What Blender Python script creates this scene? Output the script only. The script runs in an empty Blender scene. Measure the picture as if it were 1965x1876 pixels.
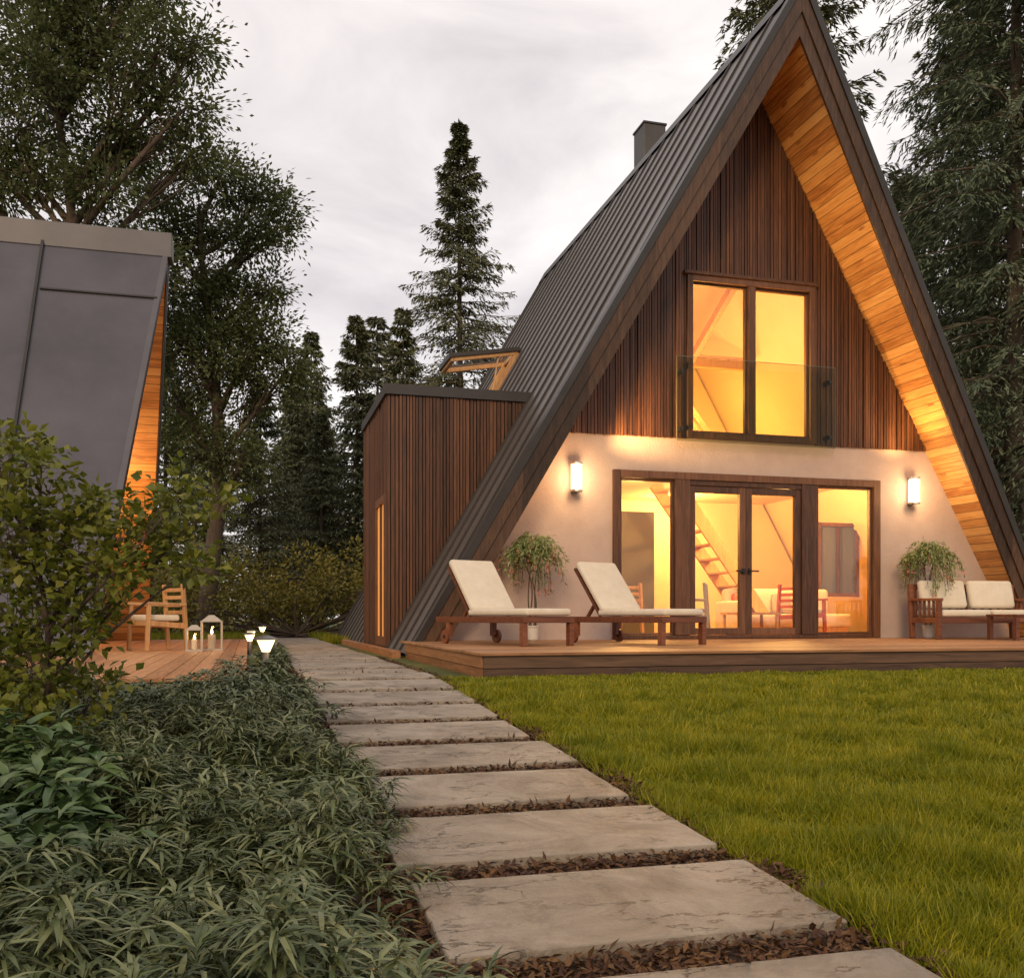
import bpy, math, random
import numpy as np
from mathutils import Vector
random.seed(7)
rng = np.random.default_rng(7)
scene = bpy.context.scene
COL = scene.collection

# ---------------------------------------------------------------- materials
def _mat(name):
    m = bpy.data.materials.new(name); m.use_nodes = True
    nt = m.node_tree; b = nt.nodes['Principled BSDF']
    return m, nt, b
def N(nt, t, **kw):
    n = nt.nodes.new(t)
    for k, v in kw.items(): setattr(n, k, v)
    return n
def ramp(nt, cols, pos=None):
    r = N(nt, 'ShaderNodeValToRGB'); cr = r.color_ramp
    pos = pos or [i/(len(cols)-1) for i in range(len(cols))]
    while len(cr.elements) < len(cols): cr.elements.new(.5)
    for e, c, p in zip(cr.elements, cols, pos):
        e.position = p; e.color = (*c, 1)
    return r
def mathn(nt, op, a, b=None, c=None):
    n = N(nt, 'ShaderNodeMath', operation=op)
    for i, v in enumerate((a, b, c)):
        if v is None: continue
        if isinstance(v, (int, float)): n.inputs[i].default_value = v
        else: nt.links.new(v, n.inputs[i])
    return n.outputs[0]
def mat_plain(name, col, rough=.6, metal=0., emis=None, estr=0.):
    m, nt, b = _mat(name)
    b.inputs['Base Color'].default_value = (*col, 1)
    b.inputs['Roughness'].default_value = rough
    b.inputs['Metallic'].default_value = metal
    if emis:
        b.inputs['Emission Color'].default_value = (*emis, 1)
        b.inputs['Emission Strength'].default_value = estr
    return m
def mat_noise(name, cols, scale=5., rough=.7, bump=.2, bscale=None, metal=0., stretch=(1,1,1), detail=6., dist=.02):
    m, nt, b = _mat(name); L = nt.links
    tc = N(nt, 'ShaderNodeTexCoord'); mp = N(nt, 'ShaderNodeMapping'); mp.inputs['Scale'].default_value = stretch
    L.new(tc.outputs['Object'], mp.inputs[0])
    n1 = N(nt, 'ShaderNodeTexNoise'); n1.inputs['Scale'].default_value = scale; n1.inputs['Detail'].default_value = detail
    n1.inputs['Roughness'].default_value = .65
    L.new(mp.outputs[0], n1.inputs['Vector'])
    r = ramp(nt, cols, [.3+.4*i/(len(cols)-1) for i in range(len(cols))])
    L.new(n1.outputs['Fac'], r.inputs[0]); L.new(r.outputs[0], b.inputs['Base Color'])
    b.inputs['Roughness'].default_value = rough; b.inputs['Metallic'].default_value = metal
    n2 = N(nt, 'ShaderNodeTexNoise'); n2.inputs['Scale'].default_value = bscale or scale*4; n2.inputs['Detail'].default_value = 8
    L.new(mp.outputs[0], n2.inputs['Vector'])
    bp = N(nt, 'ShaderNodeBump'); bp.inputs['Strength'].default_value = bump; bp.inputs['Distance'].default_value = dist
    L.new(n2.outputs['Fac'], bp.inputs['Height']); L.new(bp.outputs[0], b.inputs['Normal'])
    return m
def mat_wood(name, dark, mid, light, grain='X', plank=None, pw=.12, rough=.55, seam=True, knots=False, cont=.5):
    m, nt, b = _mat(name); L = nt.links
    tc = N(nt, 'ShaderNodeTexCoord'); sep = N(nt, 'ShaderNodeSeparateXYZ'); L.new(tc.outputs['Object'], sep.inputs[0])
    if plank:
        q = mathn(nt, 'DIVIDE', sep.outputs[plank], pw)
        idx = mathn(nt, 'FLOOR', q); fr = mathn(nt, 'FRACT', q)
        wn = N(nt, 'ShaderNodeTexWhiteNoise', noise_dimensions='1D'); L.new(idx, wn.inputs['W']); rnd = wn.outputs['Value']
    else:
        g = N(nt, 'ShaderNodeNewGeometry'); rnd = g.outputs['Random Per Island']; fr = None
    st = {'X': (1, 14, 14), 'Y': (14, 1, 14), 'Z': (14, 14, 1)}[grain]
    off = N(nt, 'ShaderNodeCombineXYZ')
    rr = mathn(nt, 'MULTIPLY', rnd, 37.0)
    for i in range(3): L.new(rr, off.inputs[i])
    add = N(nt, 'ShaderNodeVectorMath', operation='ADD'); L.new(tc.outputs['Object'], add.inputs[0]); L.new(off.outputs[0], add.inputs[1])
    mp = N(nt, 'ShaderNodeMapping'); mp.inputs['Scale'].default_value = st; L.new(add.outputs[0], mp.inputs[0])
    n1 = N(nt, 'ShaderNodeTexNoise'); n1.inputs['Scale'].default_value = 1.6; n1.inputs['Detail'].default_value = 7
    n1.inputs['Distortion'].default_value = 1.2; n1.inputs['Roughness'].default_value = .6
    L.new(mp.outputs[0], n1.inputs['Vector'])
    v = mathn(nt, 'ADD', n1.outputs['Fac'], mathn(nt, 'MULTIPLY', mathn(nt, 'SUBTRACT', rnd, .5), cont*.8))
    if knots:
        vo = N(nt, 'ShaderNodeTexVoronoi'); vo.inputs['Scale'].default_value = 1.0
        mp2 = N(nt, 'ShaderNodeMapping'); mp2.inputs['Scale'].default_value = {'X': (1.6, 5, 5), 'Y': (5, 1.6, 5), 'Z': (5, 5, 1.6)}[grain]
        L.new(add.outputs[0], mp2.inputs[0]); L.new(mp2.outputs[0], vo.inputs['Vector'])
        kn = N(nt, 'ShaderNodeMapRange'); kn.inputs[1].default_value = .06; kn.inputs[2].default_value = .16
        kn.inputs[3].default_value = -.4; kn.inputs[4].default_value = 0; L.new(vo.outputs['Distance'], kn.inputs[0])
        v = mathn(nt, 'ADD', v, kn.outputs[0])
    r = ramp(nt, [dark, mid, light], [.25, .5, .78]); L.new(v, r.inputs[0]); colout = r.outputs[0]
    if fr is not None and seam:
        e = mathn(nt, 'MINIMUM', fr, mathn(nt, 'SUBTRACT', 1.0, fr))
        mr = N(nt, 'ShaderNodeMapRange'); mr.inputs[1].default_value = .015; mr.inputs[2].default_value = .06
        mr.inputs[3].default_value = .25; mr.inputs[4].default_value = 1; L.new(e, mr.inputs[0])
        mx = N(nt, 'ShaderNodeMix', data_type='RGBA', blend_type='MULTIPLY'); mx.inputs[0].default_value = 1
        L.new(colout, mx.inputs[6]); L.new(mr.outputs[0], mx.inputs[7]); colout = mx.outputs[2]
    L.new(colout, b.inputs['Base Color']); b.inputs['Roughness'].default_value = rough
    bp = N(nt, 'ShaderNodeBump'); bp.inputs['Strength'].default_value = .3; bp.inputs['Distance'].default_value = .006
    L.new(n1.outputs['Fac'], bp.inputs['Height']); L.new(bp.outputs[0], b.inputs['Normal'])
    return m
def mat_leaf(name, cols, trans=.3, rough=.5, nscale=.6, nw=.55):
    m, nt, b = _mat(name); L = nt.links
    g = N(nt, 'ShaderNodeNewGeometry'); n1 = N(nt, 'ShaderNodeTexNoise'); n1.inputs['Scale'].default_value = nscale; n1.inputs['Detail'].default_value = 3
    L.new(g.outputs['Position'], n1.inputs['Vector'])
    v = mathn(nt, 'ADD', mathn(nt, 'MULTIPLY', g.outputs['Random Per Island'], 1.1-nw), mathn(nt, 'MULTIPLY', n1.outputs['Fac'], nw))
    r = ramp(nt, cols, [.1+.8*i/(len(cols)-1) for i in range(len(cols))]); L.new(v, r.inputs[0])
    L.new(r.outputs[0], b.inputs['Base Color']); b.inputs['Roughness'].default_value = rough
    b.inputs['Specular IOR Level'].default_value = .35
    if trans > 0:
        t = N(nt, 'ShaderNodeBsdfTranslucent'); L.new(r.outputs[0], t.inputs[0])
        mx = N(nt, 'ShaderNodeMixShader'); mx.inputs[0].default_value = trans
        L.new(b.outputs[0], mx.inputs[1]); L.new(t.outputs[0], mx.inputs[2])
        L.new(mx.outputs[0], nt.nodes['Material Output'].inputs[0])
    return m
def mat_glass(name, tint=(1,1,1), ior=1.45):
    m = bpy.data.materials.new(name); m.use_nodes = True; nt = m.node_tree; nt.nodes.clear(); L = nt.links
    o = N(nt, 'ShaderNodeOutputMaterial'); t = N(nt, 'ShaderNodeBsdfTransparent'); t.inputs[0].default_value = (*tint, 1)
    g = N(nt, 'ShaderNodeBsdfGlossy'); g.inputs['Roughness'].default_value = .02
    lw = N(nt, 'ShaderNodeFresnel'); lw.inputs[0].default_value = ior
    mx = N(nt, 'ShaderNodeMixShader'); L.new(lw.outputs[0], mx.inputs[0]); L.new(t.outputs[0], mx.inputs[1]); L.new(g.outputs[0], mx.inputs[2])
    L.new(mx.outputs[0], o.inputs[0]); return m

M = {}
M['slat'] = mat_wood('slat_wood', (.036,.012,.004), (.084,.030,.011), (.155,.062,.024), 'Z', cont=.45)
M['slatback'] = mat_plain('slat_backing', (.012,.006,.003), .9)
M['rake'] = mat_wood('rake_wood', (.024,.011,.005), (.058,.027,.013), (.110,.055,.028), 'Z', plank='X', pw=.9, seam=False)
M['pine'] = mat_wood('pine_soffit', (.36,.14,.035), (.60,.28,.08), (.76,.43,.15), 'Y', plank='Z', pw=.125, knots=True)
M['pinex'] = mat_wood('pine_soffit_x', (.36,.14,.035), (.60,.28,.08), (.76,.43,.15), 'X', plank='Z', pw=.125, knots=True)
M['deck'] = mat_wood('deck_boards', (.20,.085,.03), (.34,.16,.065), (.46,.24,.11), 'X')
M['decky'] = mat_wood('deck_boards_y', (.24,.10,.035), (.40,.18,.07), (.52,.26,.12), 'Y')
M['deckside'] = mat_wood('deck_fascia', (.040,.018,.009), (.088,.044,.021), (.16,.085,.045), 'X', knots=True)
M['decksidey'] = mat_wood('deck_fascia_side', (.15,.06,.022), (.28,.12,.045), (.40,.19,.08), 'Y', knots=True)  # fascia wood with the side's warm orange light painted into its colour
M['frame'] = mat_wood('window_frame_wood', (.04,.014,.005), (.10,.038,.014), (.18,.075,.03), 'Z')
M['teak'] = mat_wood('teak_wood', (.07,.020,.008), (.15,.045,.017), (.24,.085,.035), 'X')
M['lightwood'] = mat_wood('light_wood', (.35,.17,.06), (.5,.27,.11), (.6,.36,.17), 'Z')
M['metal'] = mat_noise('roof_metal', [(.118,.102,.096),(.155,.135,.128)], 1.2, .40, .05, 2., .35, dist=.01)
M['seam'] = mat_noise('roof_seam_metal', [(.026,.022,.020),(.042,.036,.033)], 1.5, .45, .05, 3., .2, dist=.01)
M['metal2'] = mat_noise('cabin_roof_metal', [(.072,.066,.076),(.108,.100,.112)], .8, .36, .25, 2.5, .3, dist=.02)
M['trim'] = mat_noise('metal_trim', [(.034,.030,.029),(.052,.046,.044)], 2, .45, .05, metal=.3)
M['trimlight'] = mat_noise('cabin_cap_metal', [(.095,.088,.097),(.12,.112,.122)], 2, .45, .05, metal=.2)
M['stucco'] = mat_noise('stucco', [(.43,.325,.275),(.50,.385,.33)], 2.5, .9, .7, 45, dist=.008)
M['cream'] = mat_noise('interior_plaster', [(.74,.58,.36),(.80,.64,.42)], 1.5, .85, .05)
M['cushion'] = mat_noise('cushion_fabric', [(.60,.52,.40),(.68,.60,.48)], 8, .9, .3, 180, dist=.002)
M['glass'] = mat_glass('window_glass')
M['glass2'] = mat_glass('balcony_glass', (.80,.82,.72), 1.20)
M['glassedge'] = mat_plain('glass_edge', (.10,.12,.08), .3)
M['steel'] = mat_plain('brushed_steel', (.45,.43,.40), .35, 1.)
M['darksteel'] = mat_plain('bollard_steel', (.16,.15,.14), .4, .7)
M['blackmetal'] = mat_plain('black_metal', (.03,.03,.03), .4, .6)
M['lanternpaint'] = mat_plain('lantern_paint', (.40,.34,.27), .5)
M['pot'] = mat_noise('pot_ceramic', [(.62,.56,.48),(.7,.64,.56)], 3, .5, .05)
M['lampglow'] = mat_plain('lamp_glass', (.9,.85,.7), .4, 0, (1,.78,.46), 6.)
M['bollardglow'] = mat_plain('bollard_lamp_glass', (.9,.85,.7), .4, 0, (1,.74,.38), 2.2)
M['litpane'] = mat_plain('lit_window_pane', (.8,.5,.2), .2, 0, (1,.36,.07), .45)
M['chim'] = mat_noise('chimney_metal', [(.058,.053,.048),(.08,.073,.067)], 1.5, .5, .1, metal=.2)
M['red'] = mat_plain('red_wood', (.40,.07,.02), .5)
M['greysofa'] = mat_plain('interior_fabric', (.30,.27,.24), .9)
M['darkcab'] = mat_plain('cabinet_lacquer', (.10,.085,.05), .35)
M['bark'] = mat_noise('bark', [(.06,.040,.028),(.14,.10,.072)], 6, .95, .8, stretch=(1,1,.25), dist=.03)
M['soil'] = mat_noise('soil', [(.028,.016,.010),(.065,.037,.022)], 9, .95, 1., 40, dist=.03)
M['forestfloor'] = mat_noise('forest_floor', [(.055,.060,.012),(.10,.11,.02),(.16,.155,.035)], .8, .95, 1., 12, dist=.08)
M['lawnbase'] = mat_noise('lawn_soil', [(.035,.045,.005),(.075,.085,.008)], 3, .95, 1., 40, dist=.03)
M['grass'] = mat_leaf('grass_blades', [(.045,.072,.002),(.185,.205,.007),(.44,.37,.025)], .3, .5, 4.5, .72)
M['cover'] = mat_leaf('groundcover_leaf', [(.026,.044,.014),(.080,.104,.036),(.22,.23,.11)], 0, .40, 3.0)
M['cover2'] = mat_leaf('broadleaf_leaf', [(.022,.050,.016),(.062,.108,.034),(.13,.175,.07)], 0, .34, 1.6)
M['shrub'] = mat_leaf('shrub_leaf', [(.060,.085,.010),(.135,.155,.020),(.25,.24,.04)], .3, .45, 3)
M['bush'] = mat_leaf('bush_leaf', [(.10,.095,.014),(.20,.175,.030),(.30,.25,.055)], .25, .6, .5)
M['decid'] = mat_leaf('deciduous_leaf', [(.048,.064,.020),(.098,.120,.042),(.18,.20,.085)], .35, .5, .5)
M['spruce'] = mat_leaf('spruce_needles', [(.055,.066,.032),(.110,.122,.058),(.20,.205,.100)], 0, .6, .5)
M['spruceg'] = mat_leaf('spruce_needles_near', [(.040,.062,.036),(.088,.116,.064),(.17,.195,.110)], 0, .6, .5)
M['sprucefar'] = mat_leaf('far_spruce_needles', [(.12,.135,.090),(.17,.182,.122),(.22,.228,.155)], 0, .7, .3)  # lighter needle colour paints in the distance haze
M['mulch'] = mat_leaf('mulch_chip', [(.026,.011,.006),(.075,.031,.015),(.17,.09,.032)], 0, .8, 4)
M['flower'] = mat_plain('pink_flower', (.60,.22,.16), .6)
M['potleaf'] = mat_leaf('potted_leaf', [(.11,.17,.035),(.23,.29,.09),(.48,.50,.25)], .3, .5, 3)
def stone():
    m, nt, b = _mat('stone_slab'); L = nt.links
    g = N(nt, 'ShaderNodeTexCoord')
    n1 = N(nt, 'ShaderNodeTexNoise'); n1.inputs['Scale'].default_value = 2.6; n1.inputs['Detail'].default_value = 12; n1.inputs['Roughness'].default_value = .72
    n1.inputs['Distortion'].default_value = .6
    L.new(g.outputs['Object'], n1.inputs['Vector'])
    r = ramp(nt, [(.18,.145,.108), (.32,.265,.205), (.45,.38,.305)], [.34,.5,.66]); L.new(n1.outputs['Fac'], r.inputs[0])
    mp = N(nt, 'ShaderNodeMapping'); mp.inputs['Rotation'].default_value = (0,0,.5); mp.inputs['Scale'].default_value = (1,2.2,1); L.new(g.outputs['Object'], mp.inputs[0])
    nd = N(nt, 'ShaderNodeTexNoise'); nd.inputs['Scale'].default_value = 1.9; nd.inputs['Detail'].default_value = 9; nd.inputs['Roughness'].default_value = .62
    L.new(mp.outputs[0], nd.inputs['Vector'])
    ab = mathn(nt, 'ABSOLUTE', mathn(nt, 'SUBTRACT', nd.outputs['Fac'], .5))
    mr = N(nt, 'ShaderNodeMapRange'); mr.inputs[2].default_value = .007; mr.inputs[3].default_value = 0; mr.inputs[4].default_value = 1
    L.new(ab, mr.inputs[0])
    nm = N(nt, 'ShaderNodeTexNoise'); nm.inputs['Scale'].default_value = 3.1; L.new(g.outputs['Object'], nm.inputs['Vector'])
    mk = N(nt, 'ShaderNodeMapRange'); mk.inputs[1].default_value = .42; mk.inputs[2].default_value = .55; L.new(nm.outputs['Fac'], mk.inputs[0])
    crack = mathn(nt, 'MAXIMUM', mr.outputs[0], mathn(nt, 'SUBTRACT', 1.0, mk.outputs[0]))
    mx = N(nt, 'ShaderNodeMix', data_type='RGBA', blend_type='MULTIPLY'); mx.inputs[0].default_value = .5
    L.new(r.outputs[0], mx.inputs[6]); L.new(crack, mx.inputs[7]); L.new(mx.outputs[2], b.inputs['Base Color'])
    b.inputs['Roughness'].default_value = .5
    n2 = N(nt, 'ShaderNodeTexNoise'); n2.inputs['Scale'].default_value = 22; n2.inputs['Detail'].default_value = 12; n2.inputs['Roughness'].default_value = .7
    L.new(g.outputs['Object'], n2.inputs['Vector'])
    h = mathn(nt, 'ADD', mathn(nt, 'ADD', mathn(nt, 'MULTIPLY', n2.outputs['Fac'], .9), mathn(nt, 'MULTIPLY', n1.outputs['Fac'], 2.2)), mathn(nt, 'MULTIPLY', crack, .5))
    bp = N(nt, 'ShaderNodeBump'); bp.inputs['Strength'].default_value = 1.; bp.inputs['Distance'].default_value = .016
    L.new(h, bp.inputs['Height']); L.new(bp.outputs[0], b.inputs['Normal'])
    return m
M['stone'] = stone()

# ---------------------------------------------------------------- mesh helpers
def empty(name, loc=(0,0,0), rotz=0):
    e = bpy.data.objects.new(name, None); COL.objects.link(e); e.location = loc; e.rotation_euler = (0,0,rotz)
    e.empty_display_size = .1; return e
def obj(name, verts, faces, mat, parent=None, bevel=0, seg=2, smooth=False):
    me = bpy.data.meshes.new(name); me.from_pydata([tuple(v) for v in verts], [], faces); me.update()
    mats = mat if isinstance(mat, list) else [mat]
    for m_ in mats: me.materials.append(m_)
    o = bpy.data.objects.new(name, me); COL.objects.link(o)
    if parent: o.parent = parent
    if smooth:
        for p in me.polygons: p.use_smooth = True
    if bevel:
        b = o.modifiers.new('b', 'BEVEL'); b.width = bevel; b.segments = seg; b.limit_method = 'ANGLE'
    return o
HF = [(0,3,2,1),(4,5,6,7),(0,1,5,4),(1,2,6,5),(2,3,7,6),(3,0,4,7)]
def bxv(x0,x1,y0,y1,z0,z1):
    return [(x0,y0,z0),(x1,y0,z0),(x1,y1,z0),(x0,y1,z0),(x0,y0,z1),(x1,y0,z1),(x1,y1,z1),(x0,y1,z1)]
def box(name, x0,x1,y0,y1,z0,z1, mat, parent=None, bevel=0, seg=2, smooth=False):
    return obj(name, bxv(x0,x1,y0,y1,z0,z1), HF, mat, parent, bevel, seg, smooth)
class MB:
    def __init__(s): s.v = []; s.f = []
    def add(s, vs, fs=HF):
        k = len(s.v); s.v += list(vs); s.f += [tuple(i+k for i in f) for f in fs]
    def box(s, *a): s.add(bxv(*a))
    def beam(s, p0, p1, w, h, up=(0,0,1)):
        p0 = Vector(p0); p1 = Vector(p1); d = (p1-p0).normalized(); u = Vector(up); sd = d.cross(u)
        if sd.length < 1e-4: sd = d.cross(Vector((1,0,0)))
        sd.normalize(); u = sd.cross(d)
        c = []
        for p in (p0, p1):
            for a, b_ in ((-1,-1),(1,-1),(1,1),(-1,1)):
                c.append(tuple(p + sd*(a*w/2) + u*(b_*h/2)))
        s.add(c, HF)
    def make(s, name, mat, parent=None, bevel=0, smooth=False): return obj(name, s.v, s.f, mat, parent, bevel, 2, smooth)
def prism(name, pts, y0, y1, mat, parent=None):
    n = len(pts); v = [(x,y0,z) for x,z in pts] + [(x,y1,z) for x,z in pts]
    f = [tuple(range(n)), tuple(reversed(range(n, 2*n)))] + [(i,i+n,(i+1)%n+n,(i+1)%n) for i in range(n)]
    return obj(name, v, f, mat, parent)
def tube(points, radii, sides=6):
    pts = np.array(points, float); n = len(pts)
    d = np.gradient(pts, axis=0); d /= np.linalg.norm(d, axis=1)[:,None]+1e-9
    ref = np.where(np.abs(d[:,2:3]) > .9, np.array([[1.,0,0]]), np.array([[0,0,1.]]))
    s = np.cross(d, ref); s /= np.linalg.norm(s, axis=1)[:,None]+1e-9; u = np.cross(s, d)
    a = np.linspace(0, 2*np.pi, sides, endpoint=False)
    r = np.array(radii)[:,None,None]
    v = pts[:,None,:] + r*(np.cos(a)[None,:,None]*s[:,None,:] + np.sin(a)[None,:,None]*u[:,None,:])
    v = v.reshape(-1,3); f = []
    for i in range(n-1):
        for j in range(sides):
            k = (j+1) % sides; f.append((i*sides+j, i*sides+k, (i+1)*sides+k, (i+1)*sides+j))
    return v, np.array(f, int)
def lathe(name, prof, mat, parent=None, loc=(0,0,0), sides=24, smooth=False):
    v = []; f = []
    for r, z in prof:
        for j in range(sides):
            a = 2*math.pi*j/sides; v.append((loc[0]+r*math.cos(a), loc[1]+r*math.sin(a), loc[2]+z))
    for i in range(len(prof)-1):
        for j in range(sides):
            k = (j+1) % sides; f.append((i*sides+j, i*sides+k, (i+1)*sides+k, (i+1)*sides+j))
    f.append(tuple(reversed(range(sides)))); f.append(tuple(range((len(prof)-1)*sides, len(prof)*sides)))
    return obj(name, v, f, mat, parent, 0, 2, smooth)
def norm(a): return a/(np.linalg.norm(a, axis=-1, keepdims=True)+1e-9)
def leaves(P, D, U, L, W, fold=.2, wp=.45):
    P = np.asarray(P); n = len(P); D = norm(D); S = norm(np.cross(D, U)); Nn = np.cross(S, D)
    L = np.broadcast_to(L, (n,))[:,None]; W = np.broadcast_to(W, (n,))[:,None]
    v = np.stack([P, P+D*L*wp+S*W/2+Nn*W*fold, P+D*L, P+D*L*wp-S*W/2+Nn*W*fold], 1).reshape(-1,3)
    b = np.arange(n)[:,None]*4
    f = np.concatenate([b+np.array([[0,1,2]]), b+np.array([[0,2,3]])], 0)
    return v, f
def leaves6(P, D, U, L, W, fold=.15, bend=.3):
    P = np.asarray(P); n = len(P); D = norm(D); S = norm(np.cross(D, U)); Nn = np.cross(S, D)
    L = np.broadcast_to(L, (n,))[:,None]; W = np.broadcast_to(W, (n,))[:,None]
    a = P+D*L*.3+Nn*L*.05; b_ = P+D*L*.68-Nn*L*bend*.35; t = P+D*L*.97-Nn*L*bend
    v = np.stack([P, a+S*W*.45+Nn*W*fold, a-S*W*.45+Nn*W*fold, b_+S*W*.38+Nn*W*fold, b_-S*W*.38+Nn*W*fold, t, a, b_], 1).reshape(-1,3)
    b = np.arange(n)[:,None]*8
    tr = [[0,1,6],[0,6,2],[1,3,7],[1,7,6],[6,7,4],[6,4,2],[3,5,7],[7,5,4]]
    f = np.concatenate([b+np.array([t_]) for t_ in tr], 0)
    return v, f
def build(name, parts, mats):
    me = bpy.data.meshes.new(name)
    vs = []; loops = []; starts = []; mi = []; vo = 0; lo = 0
    for v, f, m in parts:
        f = np.asarray(f, np.int64)
        if len(f) == 0: continue
        k = f.shape[1]; vs.append(np.asarray(v, np.float32)); loops.append((f+vo).ravel())
        starts.append(lo+np.arange(len(f))*k); mi.append(np.full(len(f), m))
        vo += len(v); lo += f.size
    vs = np.concatenate(vs); loops = np.concatenate(loops); starts = np.concatenate(starts); mi = np.concatenate(mi)
    me.vertices.add(len(vs)); me.vertices.foreach_set('co', vs.ravel())
    me.loops.add(len(loops)); me.loops.foreach_set('vertex_index', loops.astype(np.int32))
    me.polygons.add(len(starts)); me.polygons.foreach_set('loop_start', starts.astype(np.int32))
    me.polygons.foreach_set('material_index', mi.astype(np.int32))
    for m in mats: me.materials.append(m)
    me.update(calc_edges=True); me.validate()
    return me
def put(name, me, loc=(0,0,0), rotz=0, sc=1., parent=None):
    o = bpy.data.objects.new(name, me); COL.objects.link(o); o.location = loc; o.rotation_euler = (0,0,rotz)
    o.scale = (sc,sc,sc) if not isinstance(sc, tuple) else sc
    if parent: o.parent = parent
    return o
def gz(y):
    return -.0521*np.clip(8.5-np.asarray(y, float), 0, 19.2)

# ---------------------------------------------------------------- ground
ys = [-300,-10.7,8.5,400]
def sheet(name, x0, x1, y0, y1, dz, mat):
    yy = sorted(set([y0, y1]+[y for y in ys if y0 < y < y1])); v = []; f = []
    for y in yy:
        z = float(gz(y))+dz; v += [(x0,y,z),(x1,y,z)]
    for i in range(len(yy)-1): f.append((2*i,2*i+1,2*i+3,2*i+2))
    return obj(name, v, f, mat)
sheet('ground', -300, 300, -300, 400, 0, M['forestfloor'])
sheet('planting_bed_soil', -7, .40, -3, 11.5, .004, M['soil'])
sheet('path_bed', .40, 1.66, -3, 30, .008, M['soil'])
sheet('lawn', 1.66, 30, -3, 8.46, .004, M['lawnbase'])

# ---------------------------------------------------------------- stepping stone path
path = empty('stone_path')
v = []; f = []
for n in range(-4, 30):
    ya = 2.30+.75*n; yb = ya+.565
    xa = .47+random.uniform(-.035,.035); xb = 1.57+random.uniform(-.02,.02); tz = random.uniform(-.004,.004)
    def edge(p, q, k):
        return [(p[0]+(q[0]-p[0])*i/k, p[1]+(q[1]-p[1])*i/k) for i in range(k)]
    loop = edge((xa,ya),(xb,ya),20)+edge((xb,ya),(xb,yb),10)+edge((xb,yb),(xa,yb),20)+edge((xa,yb),(xa,ya),10)
    loop = [(x+random.uniform(-.0025,.0025), y+random.uniform(-.0025,.0025)) for x, y in loop]
    k = len(v); m = len(loop)
    for x, y in loop: v.append((x,y,float(gz(y))+.004))
    for x, y in loop: v.append((x,y,float(gz(y))+.043+tz))
    cx, cy = (xa+xb)/2, (ya+yb)/2
    for x, y in loop:
        v.append((x+(cx-x)*.006, y+(cy-y)*.012, float(gz(y))+.047+tz))
    for i in range(m):
        j = (i+1) % m
        f.append((k+i,k+j,k+m+j,k+m+i)); f.append((k+m+i,k+m+j,k+2*m+j,k+2*m+i))
    f.append(tuple(k+2*m+i for i in range(m)))
obj('stone_slabs', v, f, M['stone'], path)
n = 60000
yy = np.where(rng.random(n) < .6, rng.uniform(1.2, 6, n), rng.uniform(1.2, 13, n))
xx = rng.uniform(.34, 1.70, n)
onslab = ((((yy-2.30)/.75) % 1) < .757) & (xx > .48) & (xx < 1.56)
sel = ~onslab; xx = xx[sel]; yy = yy[sel]; n = len(xx)
zz = gz(yy)+.012+rng.random(n)*.024
D = np.stack([rng.normal(size=n), rng.normal(size=n), rng.normal(size=n)*.35], 1)
U = np.stack([rng.normal(size=n)*.4, rng.normal(size=n)*.4, np.ones(n)], 1)
lv, lf = leaves(np.stack([xx,yy,zz],1), D, U, rng.uniform(.015,.05,n), rng.uniform(.007,.020,n))
put('mulch', build('mulch', [(lv,lf,0)], [M['mulch']]))

# ---------------------------------------------------------------- lawn grass
def nz(x, y):
    return (np.sin(x*3.1+1.3*np.sin(y*2.3))+np.sin(y*4.2+1.7*np.sin(x*1.9+1))+np.sin(x*7.3+y*5.1)*.6)/2.6
nt_ = 76000
u1 = rng.random(nt_*4)
dd = np.exp(np.log(1.9)+u1*(np.log(15)-np.log(1.9)))
dd = np.where(rng.random(len(dd))<.5, dd, 1.9+ (15-1.9)*rng.random(len(dd)))
aa = math.radians(15.3)+np.radians(rng.uniform(-16, 38, len(dd)))
tx = dd*np.sin(aa); ty = dd*np.cos(aa)
k = (tx > 1.59+.07*rng.random(len(tx))) & (ty < 8.46) & (ty > .8) & (rng.random(len(tx)) < .5+.5*(nz(tx*1.9+2,ty*2.2) > -.3))
tx = tx[k][:nt_]; ty = ty[k][:nt_]; td = np.hypot(tx, ty)
nb = 7
spd = .017*np.repeat(np.clip(td/4,1,2.2),nb)
bx = np.repeat(tx, nb)+rng.normal(size=len(tx)*nb)*spd; by = np.repeat(ty, nb)+rng.normal(size=len(tx)*nb)*spd
bd = np.repeat(td, nb); m_ = len(bx)
tuft = np.repeat(rng.uniform(.5,1.7,len(tx)), nb)
hh = (.052+.034*np.repeat(nz(tx*1.9+2, ty*2.2), nb))*tuft*rng.uniform(.6,1.3,m_); hh = np.clip(hh,.015,.13)
hh *= np.clip((8.9-by)/1.6, .45, 1)
ta = np.repeat(rng.uniform(0,6.28,len(tx)), nb)
D = np.stack([rng.normal(size=m_)*.5+.5*np.cos(ta), rng.normal(size=m_)*.5+.5*np.sin(ta), np.ones(m_)], 1)
U = np.stack([rng.normal(size=m_), rng.normal(size=m_), np.full(m_,.01)], 1)
lv, lf = leaves(np.stack([bx, by, gz(by)+.002], 1), D, U, hh, np.maximum(.0045, bd*.0011)*rng.uniform(.8,1.3,m_), .1, .35)
put('lawn_grass', build('lawn_grass', [(lv,lf,0)], [M['grass']]))
n = 26000
gx = rng.uniform(-3.5, 2.0, n); gy = 20.4+rng.random(n)**1.5*10
k = (gx < .4) | (gx > 1.62); gx = gx[k]; gy = gy[k]; n = len(gx)
D = np.stack([rng.normal(size=n)*.4, rng.normal(size=n)*.4, np.ones(n)], 1); U = np.stack([rng.normal(size=n), rng.normal(size=n), np.full(n,.01)], 1)
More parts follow.
